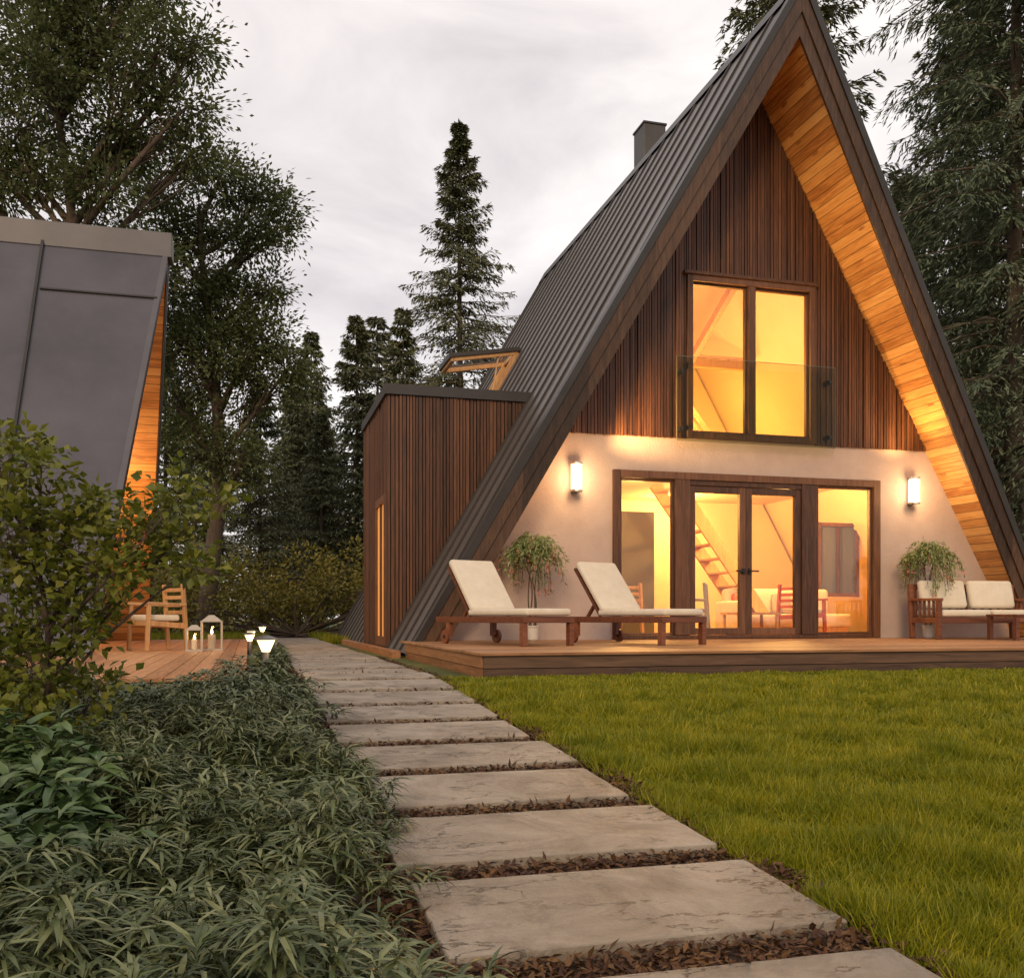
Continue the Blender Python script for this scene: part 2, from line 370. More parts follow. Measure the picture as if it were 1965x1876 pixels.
lv, lf = leaves(np.stack([gx,gy,gx*0],1), D, U, rng.uniform(.08,.25,n), rng.uniform(.012,.025,n), .1, .35)
put('meadow_grass', build('meadow_grass', [(lv,lf,0)], [M['grass']]))

# ---------------------------------------------------------------- groundcover
def cover_parts(cx, cy, hs, nstem, nleaf, L0, W0, spread, droop):
    sx = np.repeat(cx, nstem); sy = np.repeat(cy, nstem); sh = np.repeat(hs, nstem); m = len(sx)
    az = rng.uniform(0, 2*np.pi, m); lean = rng.uniform(.15, .95, m)
    tipx = sx+np.cos(az)*lean*spread; tipy = sy+np.sin(az)*lean*spread; tipz = gz(sy)+sh*(1.08-.5*lean**2)*rng.uniform(.75,1.18,m)
    base = np.stack([sx, sy, gz(sy)], 1); tip = np.stack([tipx, tipy, tipz], 1)
    t = rng.uniform(.6, .9, (m, nleaf)); q = int(nleaf*.7); t[:, :q] = rng.uniform(.90,1.,(m,q))
    P = base[:,None,:]+(tip-base)[:,None,:]*t[:,:,None]
    a2 = az[:,None]+np.linspace(-2.4,2.4,nleaf)[None,:]+rng.uniform(-.3,.3,(m,nleaf)); el = rng.uniform(-.1,.85,(m,nleaf))
    D = np.stack([np.cos(a2)*np.cos(el), np.sin(a2)*np.cos(el), np.sin(el)], 2)
    P = P.reshape(-1,3); D = D.reshape(-1,3); k = len(P)
    U = np.stack([rng.normal(size=k)*.2, rng.normal(size=k)*.2, np.ones(k)], 1)
    return leaves6(P, D, U, L0*rng.uniform(.7,1.25,k), W0*rng.uniform(.8,1.25,k), .15, droop)
n = 5200
cx = rng.uniform(-6.5, .42, n); cy = rng.uniform(1.0, 12.2, n)
edge_x = .38+.08*np.sin(cy*2.1)+.07*np.sin(cy*5.3)
d_ = np.hypot(cx, cy); angd = np.degrees(np.arctan2(cx, cy))-15.3
k = (cx < edge_x) & (cy < np.where(cx > -2.0, 6.85, 8.4)) & (angd > -37) & (d_ > 1.5)
k |= (cx > .2) & (cx < .38) & (cy > 10) & (cy < 12)
cx = cx[k]; cy = cy[k]
side = (cx < -.55+.2*np.sin(cy*2.7)) & (cy < 4.2)
hs = .28+.09*np.sin(cx*4+cy*2)*np.sin(cy*3.1)+rng.uniform(-.05,.05,len(cx))
hs *= np.clip((edge_x[k]-cx)/.35+.5, .45, 1)
hs = np.where((cy > 5.6) & (cx > -1.6), hs*.86, hs)
near = np.hypot(cx,cy) < 5.0
p = []
a = ~side & near; p.append((*cover_parts(cx[a], cy[a], hs[a], 8, 15, .082, .0105, .17, .42), 0))
a = ~side & ~near; p.append((*cover_parts(cx[a], cy[a], hs[a], 6, 9, .095, .016, .18, .38), 0))
a = side; p.append((*cover_parts(cx[a], cy[a], hs[a]*1.05, 5, 8, .105, .034, .17, .3), 1))
put('groundcover_plants', build('groundcover_plants', p, [M['cover'], M['cover2']]))

# ---------------------------------------------------------------- blob plants
def blob_tree(name, trunk_top, blobs, ncl, nlf, sig, L0, W0, leafm, seed, trunk_r=.2, fork=.35, loc=(0,0,0), rotz=0, limb_r=.06, droop=.2, rmin=0):
    r = np.random.default_rng(seed); parts = []
    b = np.zeros(3); tt = np.array(trunk_top, float)
    T = np.linspace(0,1,9)[:,None]; tr = b+(tt-b)*T + np.sin(T*5+seed)*np.array([[.02,.015,0]])*np.linalg.norm(tt-b)
    tv, tf = tube(tr, trunk_r*(1-.8*T[:,0]), 9); parts.append((tv, tf, 0))
    P=[]; D=[]
    for (u, v_, z, rad) in blobs:
        c = np.array([u, v_, z])
        h = np.clip((z-b[2]-abs(u)*.9-rad)/(tt[2]-b[2]), fork*.6, .97); i = h*8; i0 = int(i); st = tr[i0]+(tr[min(i0+1,8)]-tr[i0])*(i-i0)
        mid = (st+c)/2+r.normal(size=3)*np.linalg.norm(c-st)*.08+np.array([0,0,-.05*np.linalg.norm(c-st)])
        q = np.linspace(0,1,7)[:,None]; cur = (1-q)**2*st+2*q*(1-q)*mid+q**2*c
        lr = limb_r*(1-.7*q[:,0]); tv, tf = tube(cur, lr, 5); parts.append((tv, tf, 0))
        m = max(4, int(ncl*rad**1.5 if rad > 1 else ncl*rad))
        dirs = norm(r.normal(size=(m,3))); rr = rad*r.uniform(.3,1.12,m)**.7
        sub = c+dirs*rr[:,None]*np.array([1,1,.8])
        for s_ in sub:
            w = cur[r.integers(3,7)]; md = (w+s_)/2+r.normal(size=3)*rad*.1
            tv, tf = tube([w, md, s_], [limb_r*.28, limb_r*.18, limb_r*.06], 3); parts.append((tv, tf, 0))
        off = r.normal(size=(m,nlf,3))*sig*np.array([1,1,.65])*r.uniform(.6,1.3,(m,1,1))
        P.append((sub[:,None,:]+off).reshape(-1,3))
        D.append((off*.8/sig+dirs[:,None,:]*.7+r.normal(size=(m,nlf,3))*.5+np.array([0,0,-droop])).reshape(-1,3))
    P = np.concatenate(P); D = np.concatenate(D); k = len(P)
    U = r.normal(size=(k,3))*.6+np.array([0,0,1.])
    lv, lf = leaves(P, D, U, L0*r.uniform(.6,1.3,k), W0*r.uniform(.7,1.3,k), .2); parts.append((lv, lf, 1))
    return put(name, build(name, parts, [M['bark'], leafm]), loc, rotz)
TH = math.radians(15.3)
shrub_blobs = [(-.13,.1,1.53,.09),(-.15,-.1,1.39,.15),(.04,.15,1.23,.13),(-.09,-.15,1.10,.19),(.22,.05,1.25,.10),(.15,0,1.03,.18),(.02,-.1,1.38,.10),
 (.42,.1,1.20,.09),(.58,-.05,1.28,.08),(.68,.05,1.26,.05),(.48,.1,1.08,.12),(.60,0,.97,.07),(.32,-.1,.95,.14),(-.12,.1,.84,.23),(.15,-.1,.73,.16),(.30,0,1.10,.10),
 (-.04,-.1,.56,.22),(.17,.1,.47,.13),(-.1,-.2,.35,.2),(-.35,0,1.0,.25),(-.35,0,.6,.25),(-.4,.1,1.3,.2),(.05,0,.90,.2),(-.2,.1,.6,.2),(-.3,-.1,.35,.2),(.1,-.15,.3,.12),(-.05,0,1.22,.14)]
blob_tree('leafy_shrub', (-.05,0,1.15), shrub_blobs, 105, 14, .042, .046, .034, M['shrub'], 5, .022, .1, (-.80,4.36,-.216), -TH, .010, droop=.15)

A_b = [(-.8,0,13.9,1.3),(.8,.3,13.9,1.3),(2.1,-.3,13.1,1.05),(-.1,-.8,12.5,1.3),(1.5,.4,11.9,1.0),(-1.4,.6,12.0,1.2),(2.7,0,12.2,.55),(2.9,0,13.6,.5),
       (-.9,0,10.7,.9),(.8,-.3,10.3,.7),(-2.6,0,12.8,1.4),(-2.4,.5,10.8,1.1),(0,0,15.2,1.5),(1.6,0,15.0,1.0),(-.2,1.2,9.3,1.2),(1.4,1,9.2,.9),(-2,1,9.0,1.2),(.6,.6,11.5,.9),(2.6,.5,11.3,.6)]
blob_tree('deciduous_tree', (-.2,0,12.5), A_b, 34, 56, .27, .15, .065, M['decid'], 11, .28, .6, (-3.96,23.9,0), -TH, .10)
B_b = [(.3,0,12.4,.90),(1.2,.2,12.0,.65),(1.9,.1,11.6,.45),(0,.2,11.1,.85),(1.2,-.2,10.7,.65),(-.2,0,9.9,1.0),(.5,.2,8.9,1.15),(1.4,0,8.1,.8),(0,-.5,7.4,1.4),
       (1.4,.2,6.8,1.0),(-.4,.3,5.4,1.3),(1.0,-.3,4.9,1.0),(-.9,0,8.6,1.2),(-1.0,.4,6.6,1.2),(-1.1,0,11.0,.9),(-1.8,0,9.7,1.0),
       (1.9,.3,11.0,.40),(1.6,0,9.5,.4),(.9,0,7.7,.9),(-1.3,0,12.2,.8),(2.2,0,7.3,.5)]
blob_tree('deciduous_tree', (0,0,11.5), B_b, 34, 56, .27, .15, .065, M['decid'], 12, .26, .3, (-1.03,27.2,0), -TH, .09)

r_ = np.random.default_rng(9); ub = []
for i in range(50):
    ub.append((r_.uniform(-9, 9), r_.uniform(-2.0, 3), r_.uniform(.3, 2.0), r_.uniform(.6, 1.2)))
blob_tree('undergrowth_bushes', (0,0,1.2), ub, 18, 40, .24, .13, .075, M['bush'], 21, .05, .1, (1.3,27.8,0), -TH, .03)
ub = [(r_.uniform(-9, 9), r_.uniform(-2, 2), r_.uniform(.4, 2.4), r_.uniform(.8, 1.4)) for i in range(22)]
blob_tree('undergrowth_bushes', (0,0,1.2), ub, 14, 26, .28, .17, .09, M['bush'], 22, .05, .1, (18,26,0), -.4, .03)

# ---------------------------------------------------------------- spruces
def spruce_mesh(name, H, R, levels, nbr, ntw, ncl, seed, pw=.8, L0=.2, W0=.05, z0=.06, mat=None, droop=.45, hang=.35, lo=.62):
    r = np.random.default_rng(seed); parts = []
    tz = np.linspace(0, H, 10); tr = H*.010
    tv, tf = tube(np.stack([np.sin(tz*.3)*.03, tz*0, tz], 1), tr*(1-tz/H)**.9+.01, 8); parts.append((tv, tf, 0))
    t = z0+(1-z0)*((np.repeat(np.arange(levels), nbr)+r.uniform(-.2,.2,levels*nbr)+.5)/levels)**.92
    t = np.clip(t, z0, .990); nB = len(t); az = r.uniform(0, 2*np.pi, nB)
    lvl = np.repeat(r.uniform(.80,1.15,levels), nbr)
    Lb = R*(1-t)**pw*r.uniform(lo,1.15,nB)*lvl+.08
    up = np.where(t > .75, .55, .15)
    for i in range(0, nB):
        s = np.array([0,.35,.7,1.]); hor = Lb[i]*s
        zz = H*t[i]+Lb[i]*(up[i]*s-droop*s**2+.22*s**4)
        pts = np.stack([math.cos(az[i])*hor, math.sin(az[i])*hor, zz], 1)
        tv, tf = tube(pts, np.array([1,.7,.4,.1])*(.008+.012*Lb[i]), 3); parts.append((tv, tf, 0))
    s = np.linspace(.10, 1., ntw)[None,:]+r.uniform(-.03,.03,(nB,ntw)); s = np.clip(s, .05, 1.)
    hor = Lb[:,None]*s; zz = H*t[:,None]+Lb[:,None]*(up[:,None]*s-droop*s**2+.22*s**4)
    B = np.stack([np.cos(az)[:,None]*hor, np.sin(az)[:,None]*hor, zz], 2)
    for sg in (-1, 1):
        a2 = az[:,None]+sg*r.uniform(.45,1.05,(nB,ntw))
        tl = (.34*Lb[:,None]*(1.05-s)**.7+.10)*r.uniform(.55,1.25,(nB,ntw)); tl = np.minimum(tl, 1.1)
        u = (np.arange(ncl)[None,None,:]+r.random((nB,ntw,ncl)))/ncl
        dirv = np.stack([np.cos(a2), np.sin(a2), -r.uniform(.05,.35,a2.shape)], 2)
        P = B[:,:,None,:]+dirv[:,:,None,:]*(tl[:,:,None]*u)[...,None]
        P[...,2] -= hang*tl[:,:,None]*u**2
        D = dirv[:,:,None,:]+r.normal(size=P.shape)*.30; D[...,2] -= .2+hang*.5*u
        P = P.reshape(-1,3); D = D.reshape(-1,3); k = len(P)
        U = r.normal(size=(k,3))*.5+np.array([0,0,1.])
        lv, lf = leaves(P, D, U, L0*r.uniform(.6,1.3,k), W0*r.uniform(.7,1.3,k), .15); parts.append((lv, lf, 1))
    return build(name, parts, [M['bark'], mat or M['spruce']])
spC = spruce_mesh('spruce_tree', 18.1, 5.1, 36, 9, 15, 5, 31, 1.0, .19, .050, .05, None, .40, .45, .5)
put('spruce_tree', spC, (7.2,33.3,0), .4)
spR = spruce_mesh('spruce_tree_tall', 22.5, 7.6, 38, 9, 17, 6, 32, .85, .24, .060, .10, None, .50, .6, .5)
put('spruce_tree', spR, (16.4,26.6,0), 1.1)
spN = spruce_mesh('spruce_tree_near', 23, 4.7, 40, 10, 18, 8, 33, .45, .20, .036, .06, M['spruceg'], .60, .9, .5)
put('spruce_tree', spN, (16.7,18.0,0), 2.2)
put('spruce_tree', spR, (21.0,24.5,0), 3.0, .9)
spM = spruce_mesh('spruce_tree_mid', 12, 3.1, 28, 9, 9, 4, 34, .95, .21, .060, .08, None, .42, .5)
spM2 = spruce_mesh('spruce_tree_mid2', 12, 3.3, 26, 9, 10, 4, 35, .95, .21, .060, .16, None, .42, .5)
for i, (x, y, h, m) in enumerate([(3.9,36.3,11.9,spM2),(5.9,37.8,12.8,spM),(.4,33,8.6,spM2),(2.5,34.6,7.9,spM),(4.4,35.6,8.6,spM2),(-2.6,33,9.5,spM2),(1.9,38.5,10.2,spM),(2.6,42,12.8,spM)]):
    put('spruce_tree', m, (x,y,0), i*1.3, h/12)
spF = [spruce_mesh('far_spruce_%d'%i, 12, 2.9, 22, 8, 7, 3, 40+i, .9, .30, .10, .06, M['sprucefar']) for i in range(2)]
forest = empty('background_forest')
pts = [(5.8,45,14.6),(2.2,51,12.6),(8.5,46,12),(11,44,12)]
for i in range(44):
    x = -24+i*1.35+r_.uniform(-.6,.6); d = r_.uniform(44,60); pts.append((x, d-abs(x)*.2, r_.uniform(9,12.5)*d/52))
for i in range(14):
    x = 22+r_.uniform(0,16); y = r_.uniform(24,45); pts.append((x, y, r_.uniform(11,17)))
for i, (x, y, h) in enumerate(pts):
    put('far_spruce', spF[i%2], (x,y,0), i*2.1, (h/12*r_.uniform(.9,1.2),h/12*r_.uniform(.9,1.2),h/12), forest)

# ---------------------------------------------------------------- main A-frame house
house = empty('a_frame_house')
XC = 7.45; SL = 1.75; ZA = 9.45
def yf(z): return 12.0+.105*(8.7-z)
def slope(name, side, o0, o1, zb, f0, f1, mat, parent=house, bevel=0):
    vs = []
    for o in (o1, o0):
        A = ZA-o
        for zz in (zb, A): vs.append((zz, XC+side*(A-zz)/SL))
    (zb1,xb1),(zt1,xt1),(zb0,xb0),(zt_0,xt0) = vs
    v = [(xb1,f0(zb1),zb1),(xt1,f0(zt1),zt1),(xt1,f1(zt1),zt1),(xb1,f1(zb1),zb1),
         (xb0,f0(zb0),zb0),(xt0,f0(zt_0),zt_0),(xt0,f1(zt_0),zt_0),(xb0,f1(zb0),zb0)]
    return obj(name, v, HF, mat, parent, bevel)
c = lambda k: (lambda z: k)
for sd, nm in ((-1,'left'),(1,'right')):
    slope('roof_'+nm, sd, 0, .60, .06, lambda z: yf(z)+.002, c(24), M['metal'])
    slope('rake_trim_'+nm, sd, -.06, .13, .05, lambda z: yf(z)-.10, lambda z: yf(z)+.10, M['trim'])
    slope('rake_board_'+nm, sd, .133, .45, .06, lambda z: yf(z)-.075, lambda z: yf(z), M['rake'], bevel=.006)
    slope('rake_board_inner_'+nm, sd, .454, .76, .06, lambda z: yf(z)-.045, lambda z: yf(z), M['rake'], bevel=.006)
    slope('soffit_'+nm, sd, .603, .73, .24, lambda z: yf(z)+.001, c(13.32), M['pine'])
    slope('interior_slope_'+nm, sd, .605, .70, .24, c(13.46), c(23.5), M['cream'])
    slope('back_rake_'+nm, sd, -.06, .5, .05, c(24.003), c(24.1), M['trim'])
mb = MB()
y = 12.45
while y < 24:
    zb = max(.08, 8.7-(y-12.0-.13)/.105) if y < 13.2 else .08
    for sd in (-1, 1):
        hb = (ZA-zb)/SL; ht = .02; yy0 = y-.02; yy1 = y+.02
        nx, nzv = sd*SL/math.hypot(1,SL), 1/math.hypot(1,SL); e = .032
        p0 = (XC+sd*hb, zb); p1 = (XC+sd*ht, ZA-SL*ht)
        mb.add([(p0[0],yy0,p0[1]),(p1[0],yy0,p1[1]),(p1[0],yy1,p1[1]),(p0[0],yy1,p0[1]),
             (p0[0]+nx*e,yy0,p0[1]+nzv*e),(p1[0]+nx*e,yy0,p1[1]+nzv*e),(p1[0]+nx*e,yy1,p1[1]+nzv*e),(p0[0]+nx*e,yy1,p0[1]+nzv*e)])
    y += .62
mb.make('roof_standing_seams', M['seam'], house)
prism('ridge_cap', [(XC-.16,ZA-.20),(XC,ZA+.09),(XC+.16,ZA-.20),(XC,ZA+.02)], 12.15, 24.05, M['trim'], house)
box('chimney', 7.85,8.33, 18.4,18.95, 8.0,10.72, M['chim'], house, .01); box('chimney_cap', 7.83,8.35, 18.38,18.97, 10.723,10.76, M['trim'], house)
YW = 13.30
def hw(z, A=8.80): return (A-z)/SL
prism('ground_wall_left', [(XC-hw(.1),.1),(5.17,.1),(5.17,3.25),(XC-hw(3.25),3.25)], YW, YW+.15, M['stucco'], house)
prism('ground_wall_right', [(9.70,.1),(XC+hw(.1),.1),(XC+hw(3.25),3.25),(9.70,3.25)], YW, YW+.15, M['stucco'], house)
prism('ground_wall_lintel', [(5.17,2.73),(9.70,2.73),(9.70,3.25),(5.17,3.25)], YW, YW+.15, M['stucco'], house)
wx0, wx1, wz0, wz1 = 6.35, 8.52, 3.25, 5.70
prism('gable_wall_left', [(XC-hw(3.252),3.252),(wx0,3.252),(wx0,8.80-SL*(XC-wx0))], YW+.012, YW+.14, M['slatback'], house)
prism('gable_wall_right', [(wx1,3.252),(XC+hw(3.252),3.252),(wx1,8.80-SL*(wx1-XC))], YW+.012, YW+.14, M['slatback'], house)
prism('gable_wall_top', [(wx0,wz1),(wx1,wz1),(wx1,8.80-SL*(wx1-XC)),(XC,8.80),(wx0,8.80-SL*(XC-wx0))], YW+.012, YW+.14, M['slatback'], house)
mb = MB(); x = XC-3.1
while x < XC+3.1:
    w = random.choice((.026,.034,.042)); g = random.uniform(.008,.013); dp = random.choice((.03,.042,.05)); xm = x+w/2
    top = 8.74-SL*abs(xm-XC)-.02
    z0 = 3.24-random.choice((0,.004))
    if wx0-.02 < xm < wx1+.02: z0 = wz1+.01
    if top > z0+.05: mb.box(x, x+w, YW-dp, YW+.011, z0, top)
    x += w+g
mb.make('gable_slats', M['slat'], house)
def frame_rect(mb, x0, x1, z0, z1, y0, y1, w):
    mb.box(x0, x0+w, y0, y1, z0, z1); mb.box(x1-w, x1, y0, y1, z0, z1)
    mb.box(x0+w, x1-w, y0+.002, y1-.002, z1-w, z1-.001); mb.box(x0+w, x1-w, y0+.002, y1-.002, z0+.001, z0+w)
mb = MB()
mb.box(5.17,5.28,YW-.06,YW+.12,.235,2.73); mb.box(9.58,9.70,YW-.06,YW+.12,.235,2.73)
mb.box(5.281,9.579,YW-.058,YW+.118,2.62,2.728); mb.box(5.281,9.579,YW-.03,YW+.118,.236,.29)
mb.box(6.16,6.40,YW-.05,YW+.11,.291,2.619); mb.box(8.30,8.58,YW-.05,YW+.11,.291,2.619)
frame_rect(mb, 5.283,6.158,.292,2.617,YW,YW+.08,.035); frame_rect(mb, 8.583,9.577,.292,2.617,YW,YW+.08,.035)
frame_rect(mb, 6.403,7.345,.295,2.54,YW-.01,YW+.07,.10); frame_rect(mb, 7.352,8.297,.295,2.54,YW-.01,YW+.07,.10)
mb.box(6.403,8.297,YW-.03,YW+.09,2.543,2.618)
mb.make('door_frames', M['frame'], house, .006)
box('ground_floor_glass', 5.29,9.57, YW+.035,YW+.041, .30,2.61, M['glass'], house)
mb = MB()
for s_ in (-1,1):
    xx = 7.348+s_*.05; mb.box(xx-.02,xx+.02,YW-.045,YW-.011,1.22,1.30); mb.box(min(xx,xx+s_*.14),max(xx,xx+s_*.14),YW-.07,YW-.05,1.25,1.275)
mb.make('door_handles', M['blackmetal'], house)
mb = MB()
frame_rect(mb, wx0,wx1,wz0+.003,wz1,YW-.07,YW+.12,.09); mb.box(7.37,7.49,YW-.06,YW+.11,wz0+.095,wz1-.091)
frame_rect(mb, wx0+.092,7.368,wz0+.095,wz1-.093,YW,YW+.07,.03); frame_rect(mb, 7.492,wx1-.092,wz0+.095,wz1-.093,YW,YW+.07,.03)
mb.box(wx0-.06,wx1+.06,YW-.10,YW-.02,wz1+.002,wz1+.05)
mb.make('upper_window_frame', M['frame'], house, .005)
box('upper_window_glass', wx0+.10,wx1-.10, YW+.035,YW+.041, wz0+.10,wz1-.10, M['glass'], house)
box('balcony_glass_panel', 6.12,8.78, YW-.19,YW-.178, 3.17,4.42, M['glass2'], house)
mb = MB(); mb.box(6.12,8.78,YW-.191,YW-.177,4.4205,4.428); mb.box(6.113,6.1195,YW-.191,YW-.177,3.17,4.428); mb.box(8.7805,8.787,YW-.191,YW-.177,3.17,4.428)
mb.make('balcony_glass_edge', M['glassedge'], house)
mb = MB()
for xx in (6.2, 8.70):
    for zz in (3.35,4.2): mb.box(xx-.025,xx+.025,YW-.20,YW-.03,zz-.025,zz+.025)
mb.make('balcony_glass_clamps', M['blackmetal'], house)
# interior
box('interior_floor', 3.0,11.9, 13.46,22, .10,.232, M['deck'], house)
box('interior_ceiling', 4.2,10.7, 13.47,19.5, 2.98,3.2, M['cream'], house)
prism('interior_back_wall', [(XC-4.8,.2),(XC+4.8,.2),(XC,8.7)], 18.6, 18.7, M['cream'], house)
box('interior_partition', 5.0,5.1, 15.2,18.59, .24,2.97, M['cream'], house)
box('interior_cabinet', 6.72,7.42, 16.9,17.5, .24,2.55, M['darkcab'], house, .01)
iw = MB(); frame_rect(iw, 10.35,11.25, .95,2.35, 16.0,16.08,.07); iw.box(10.77,10.83,16.0,16.08,1.021,2.279); iw.make('interior_window_frame', M['frame'], house)
box('interior_window_pane', 10.42,11.18, 16.05,16.07, 1.02,2.28, mat_plain('dusk_window',(.10,.12,.2),.1), house)
mb = MB()
for yy0 in (15.6,16.4): mb.beam((7.2,yy0,3.0),(9.2,yy0,.3),.06,.22)
mb.make('staircase_stringers', M['lightwood'], house)
mb = MB()
for i in range(11):
    q = (i+.5)/11; mb.box(7.2+2*q-.12, 7.2+2*q+.12, 15.64,16.36, 2.95-2.7*q, 2.98-2.7*q)
mb.make('staircase_treads', M['lightwood'], house)
mb = MB(); mb.beam((6.9,16.0,5.2),(8.0,15.6,3.3),.08,.16); mb.beam((6.5,16.0,4.8),(7.3,15.6,3.3),.08,.16); mb.beam((5.6,16.5,5.35),(9.2,16.5,5.35),.14,.22)
mb.beam((7.3,16.0,4.9),(8.3,15.6,3.3),.05,.10); mb.beam((7.9,18.5,4.2),(7.9,14.2,6.4),.10,.14)
mb.make('loft_beams', M['lightwood'], house)
fs = empty('interior_sofa'); fs.parent = house
box('seat', 8.3,10.4, 15.0,15.8, .38,.62, M['cushion'], fs, .05, 3, True); box('backrest', 8.3,10.4, 15.7,15.95, .5,1.08, M['cushion'], fs, .07, 3, True); box('base', 8.35,10.35,15.05,15.9,.24,.379,M['lightwood'],fs)
box('armrest', 8.15,8.33, 14.98,15.9, .3,.85, M['cushion'], fs, .06, 3, True)
for i, xx in enumerate((8.55, 9.35)): 
    o = box('pillow', -.2,.2,-.06,.06,-.18,.18, M['greysofa'] if i else M['red'], fs, .055, 3, True); o.location = (xx,15.62,.80); o.rotation_euler = (-.25,.1,.1)
mb = MB(); mb.box(7.7,8.5,14.2,14.8,.60,.64)
for xx in (7.73,8.43):
    for yy0 in (14.23,14.73): mb.box(xx,xx+.04,yy0,yy0+.04,.24,.60)
mb.make('interior_table', M['lightwood'], house)
lathe('floor_lamp_pole', [(.12,.24),(.12,.26),(.012,.27),(.012,1.7)], M['blackmetal'], house, (5.55,16.6,0)); lathe('floor_lamp_shade', [(.20,1.6),(.13,1.9)], M['lampglow'], house, (5.55,16.6,0))
def small_chair(name, loc, rotz, mat, cush, parent=None):
    e = empty(name, loc, rotz)
    if parent: e.parent = parent
    mb = MB()
    for xx in (-.27,.27):
        mb.beam((xx,-.25,0),(xx,-.22,.62),.05,.05); mb.beam((xx,.30,0),(xx,.24,.88),.05,.05); mb.beam((xx,-.28,.62),(xx,.28,.60),.07,.035)
        mb.beam((xx,-.22,.36),(xx,.26,.32),.04,.07)
    for i in range(4): mb.beam((-.25,.262-.01*i,.5+.1*i),(.25,.262-.01*i,.5+.1*i),.02,.05)
    mb.beam((-.27,-.22,.36),(.27,-.22,.36),.04,.07); mb.beam((-.27,.25,.33),(.27,.25,.33),.04,.07)
    mb.make('frame', mat, e, .006)
    box('seat_cushion', -.24,.24,-.25,.22,.385,.47, cush, e, .03, 3, True)
    return e
small_chair('interior_chair', (8.95,14.3,.235), math.radians(100), M['red'], M['cushion'], house)
small_chair('interior_chair', (7.0,14.5,.235), math.radians(-120), M['greysofa'], M['greysofa'], house)
small_chair('interior_chair', (5.85,14.8,.235), math.radians(-160), M['lightwood'], M['cushion'], house)

def plight(name, loc, e, col=(1,.53,.15), r=.12, parent=None):
    l = bpy.data.lights.new(name, 'POINT'); l.energy = e; l.color = col; l.shadow_soft_size = r
    o = bpy.data.objects.new(name, l); COL.objects.link(o); o.location = loc
    if parent: o.parent = parent
    return o
def spot(name, loc, tgt, e, ang, col=(1,.60,.25), r=.1, parent=None):
    l = bpy.data.lights.new(name, 'SPOT'); l.energy = e; l.color = col; l.shadow_soft_size = r; l.spot_size = math.radians(ang); l.spot_blend = .8
    o = bpy.data.objects.new(name, l); COL.objects.link(o); o.location = loc
    o.rotation_euler = (Vector(tgt)-Vector(loc)).to_track_quat('-Z','Y').to_euler()
    if parent: o.parent = parent
    return o
plight('room_lamp', (6.2,15.0,2.5), 270, parent=house); plight('room_lamp', (9.0,15.0,2.5), 290, parent=house); plight('room_lamp', (8.2,17.6,2.6), 190, parent=house)
plight('loft_lamp', (7.2,15.0,4.4), 280, (1,.49,.12), parent=house); plight('loft_lamp', (8.7,17.2,4.0), 140, (1,.49,.12), parent=house)
for i, xs in enumerate((4.57,10.28)):
    e = empty('wall_sconce'); e.parent = house
    box('back_plate', xs-.05,xs+.05, YW-.03,YW-.002, 2.36,2.80, M['steel'], e)
    lathe('glass_cylinder', [(.078,0),(.078,.36)], M['lampglow'], e, (xs,YW-.12,2.40))
    lathe('bottom_cap', [(.085,0),(.085,.03)], M['steel'], e, (xs,YW-.12,2.368)); lathe('top_cap', [(.085,0),(.085,.03)], M['steel'], e, (xs,YW-.12,2.763))
    plight('sconce_light', (xs,YW-.42,2.58), 26, (1,.62,.28), .10, e)
spot('sconce_uplight', (4.65,12.95,2.85), (9.6,12.6,5.2), 820, 70, (1,.58,.22), parent=house)  # added spot brightening the right soffit from across the gable
spot('sconce_uplight', (10.1,12.95,2.85), (9.3,12.7,6.2), 160, 110, (1,.58,.22), parent=house)  # second added spot filling the same soffit, not part of the sconce

# annex
ax, ay0, ay1, az1 = 2.10, 15.0, 18.15, 4.05
prism('annex_core', [(ax+.04,.02),(5.6,.02),(5.6,az1-.03),(ax+.04,az1-.03)], ay0+.04, ay1-.04, M['slatback'], house)
mb = MB(); x = ax
while x < 5.2:
    w = random.choice((.035,.045,.055)); dp = random.choice((.02,.035,.045)); mb.box(x, x+w, ay0-dp+.03, ay0+.041, .03, az1-.02); x += w+random.uniform(.010,.016)
y = ay0+.045
while y < ay1:
    w = random.choice((.035,.045,.055)); dp = random.choice((.02,.035,.045))
    zb = 2.50 if ay0+.12 < y+w/2 < ay0+1.32 else .03
    mb.box(ax-dp+.03, ax+.041, y, y+w, zb, az1-.02); y += w+random.uniform(.010,.016)
mb.make('annex_slats', M['slat'], house)
mb = MB(); mb.box(ax-.05,5.0,ay0-.05,ay0+.10,az1-.018,az1+.14); mb.box(ax-.052,ax+.10,ay0+.101,ay1+.05,az1-.018,az1+.14); mb.box(ax+.101,5.2,ay0+.101,ay1,az1-.03,az1+.05)
mb.make('annex_roof_parapet', M['trim'], house)
mb = MB(); mb.box(ax-.04,ax+.04,ay0+.12,ay0+.22,.1,2.5); mb.box(ax-.04,ax+.04,ay0+1.22,ay0+1.32,.1,2.5); mb.box(ax-.038,ax+.04,ay0+.221,ay0+1.219,2.38,2.498); mb.box(ax-.038,ax+.04,ay0+.221,ay0+1.219,.1,.25)
mb.box(ax-.03,ax+.04,ay0+.67,ay0+.76,.251,2.379)
mb.make('annex_door_frame', M['frame'], house)
box('annex_door_pane', ax+.0,ax+.03,ay0+.222,ay0+1.218,.251,2.379, M['litpane'], house)
rw = empty('roof_window'); rw.parent = house
hx, hz = 5.55, 6.22; ox, oz = 4.15, 5.98
mb = MB(); y0, y1 = 19.9, 20.9
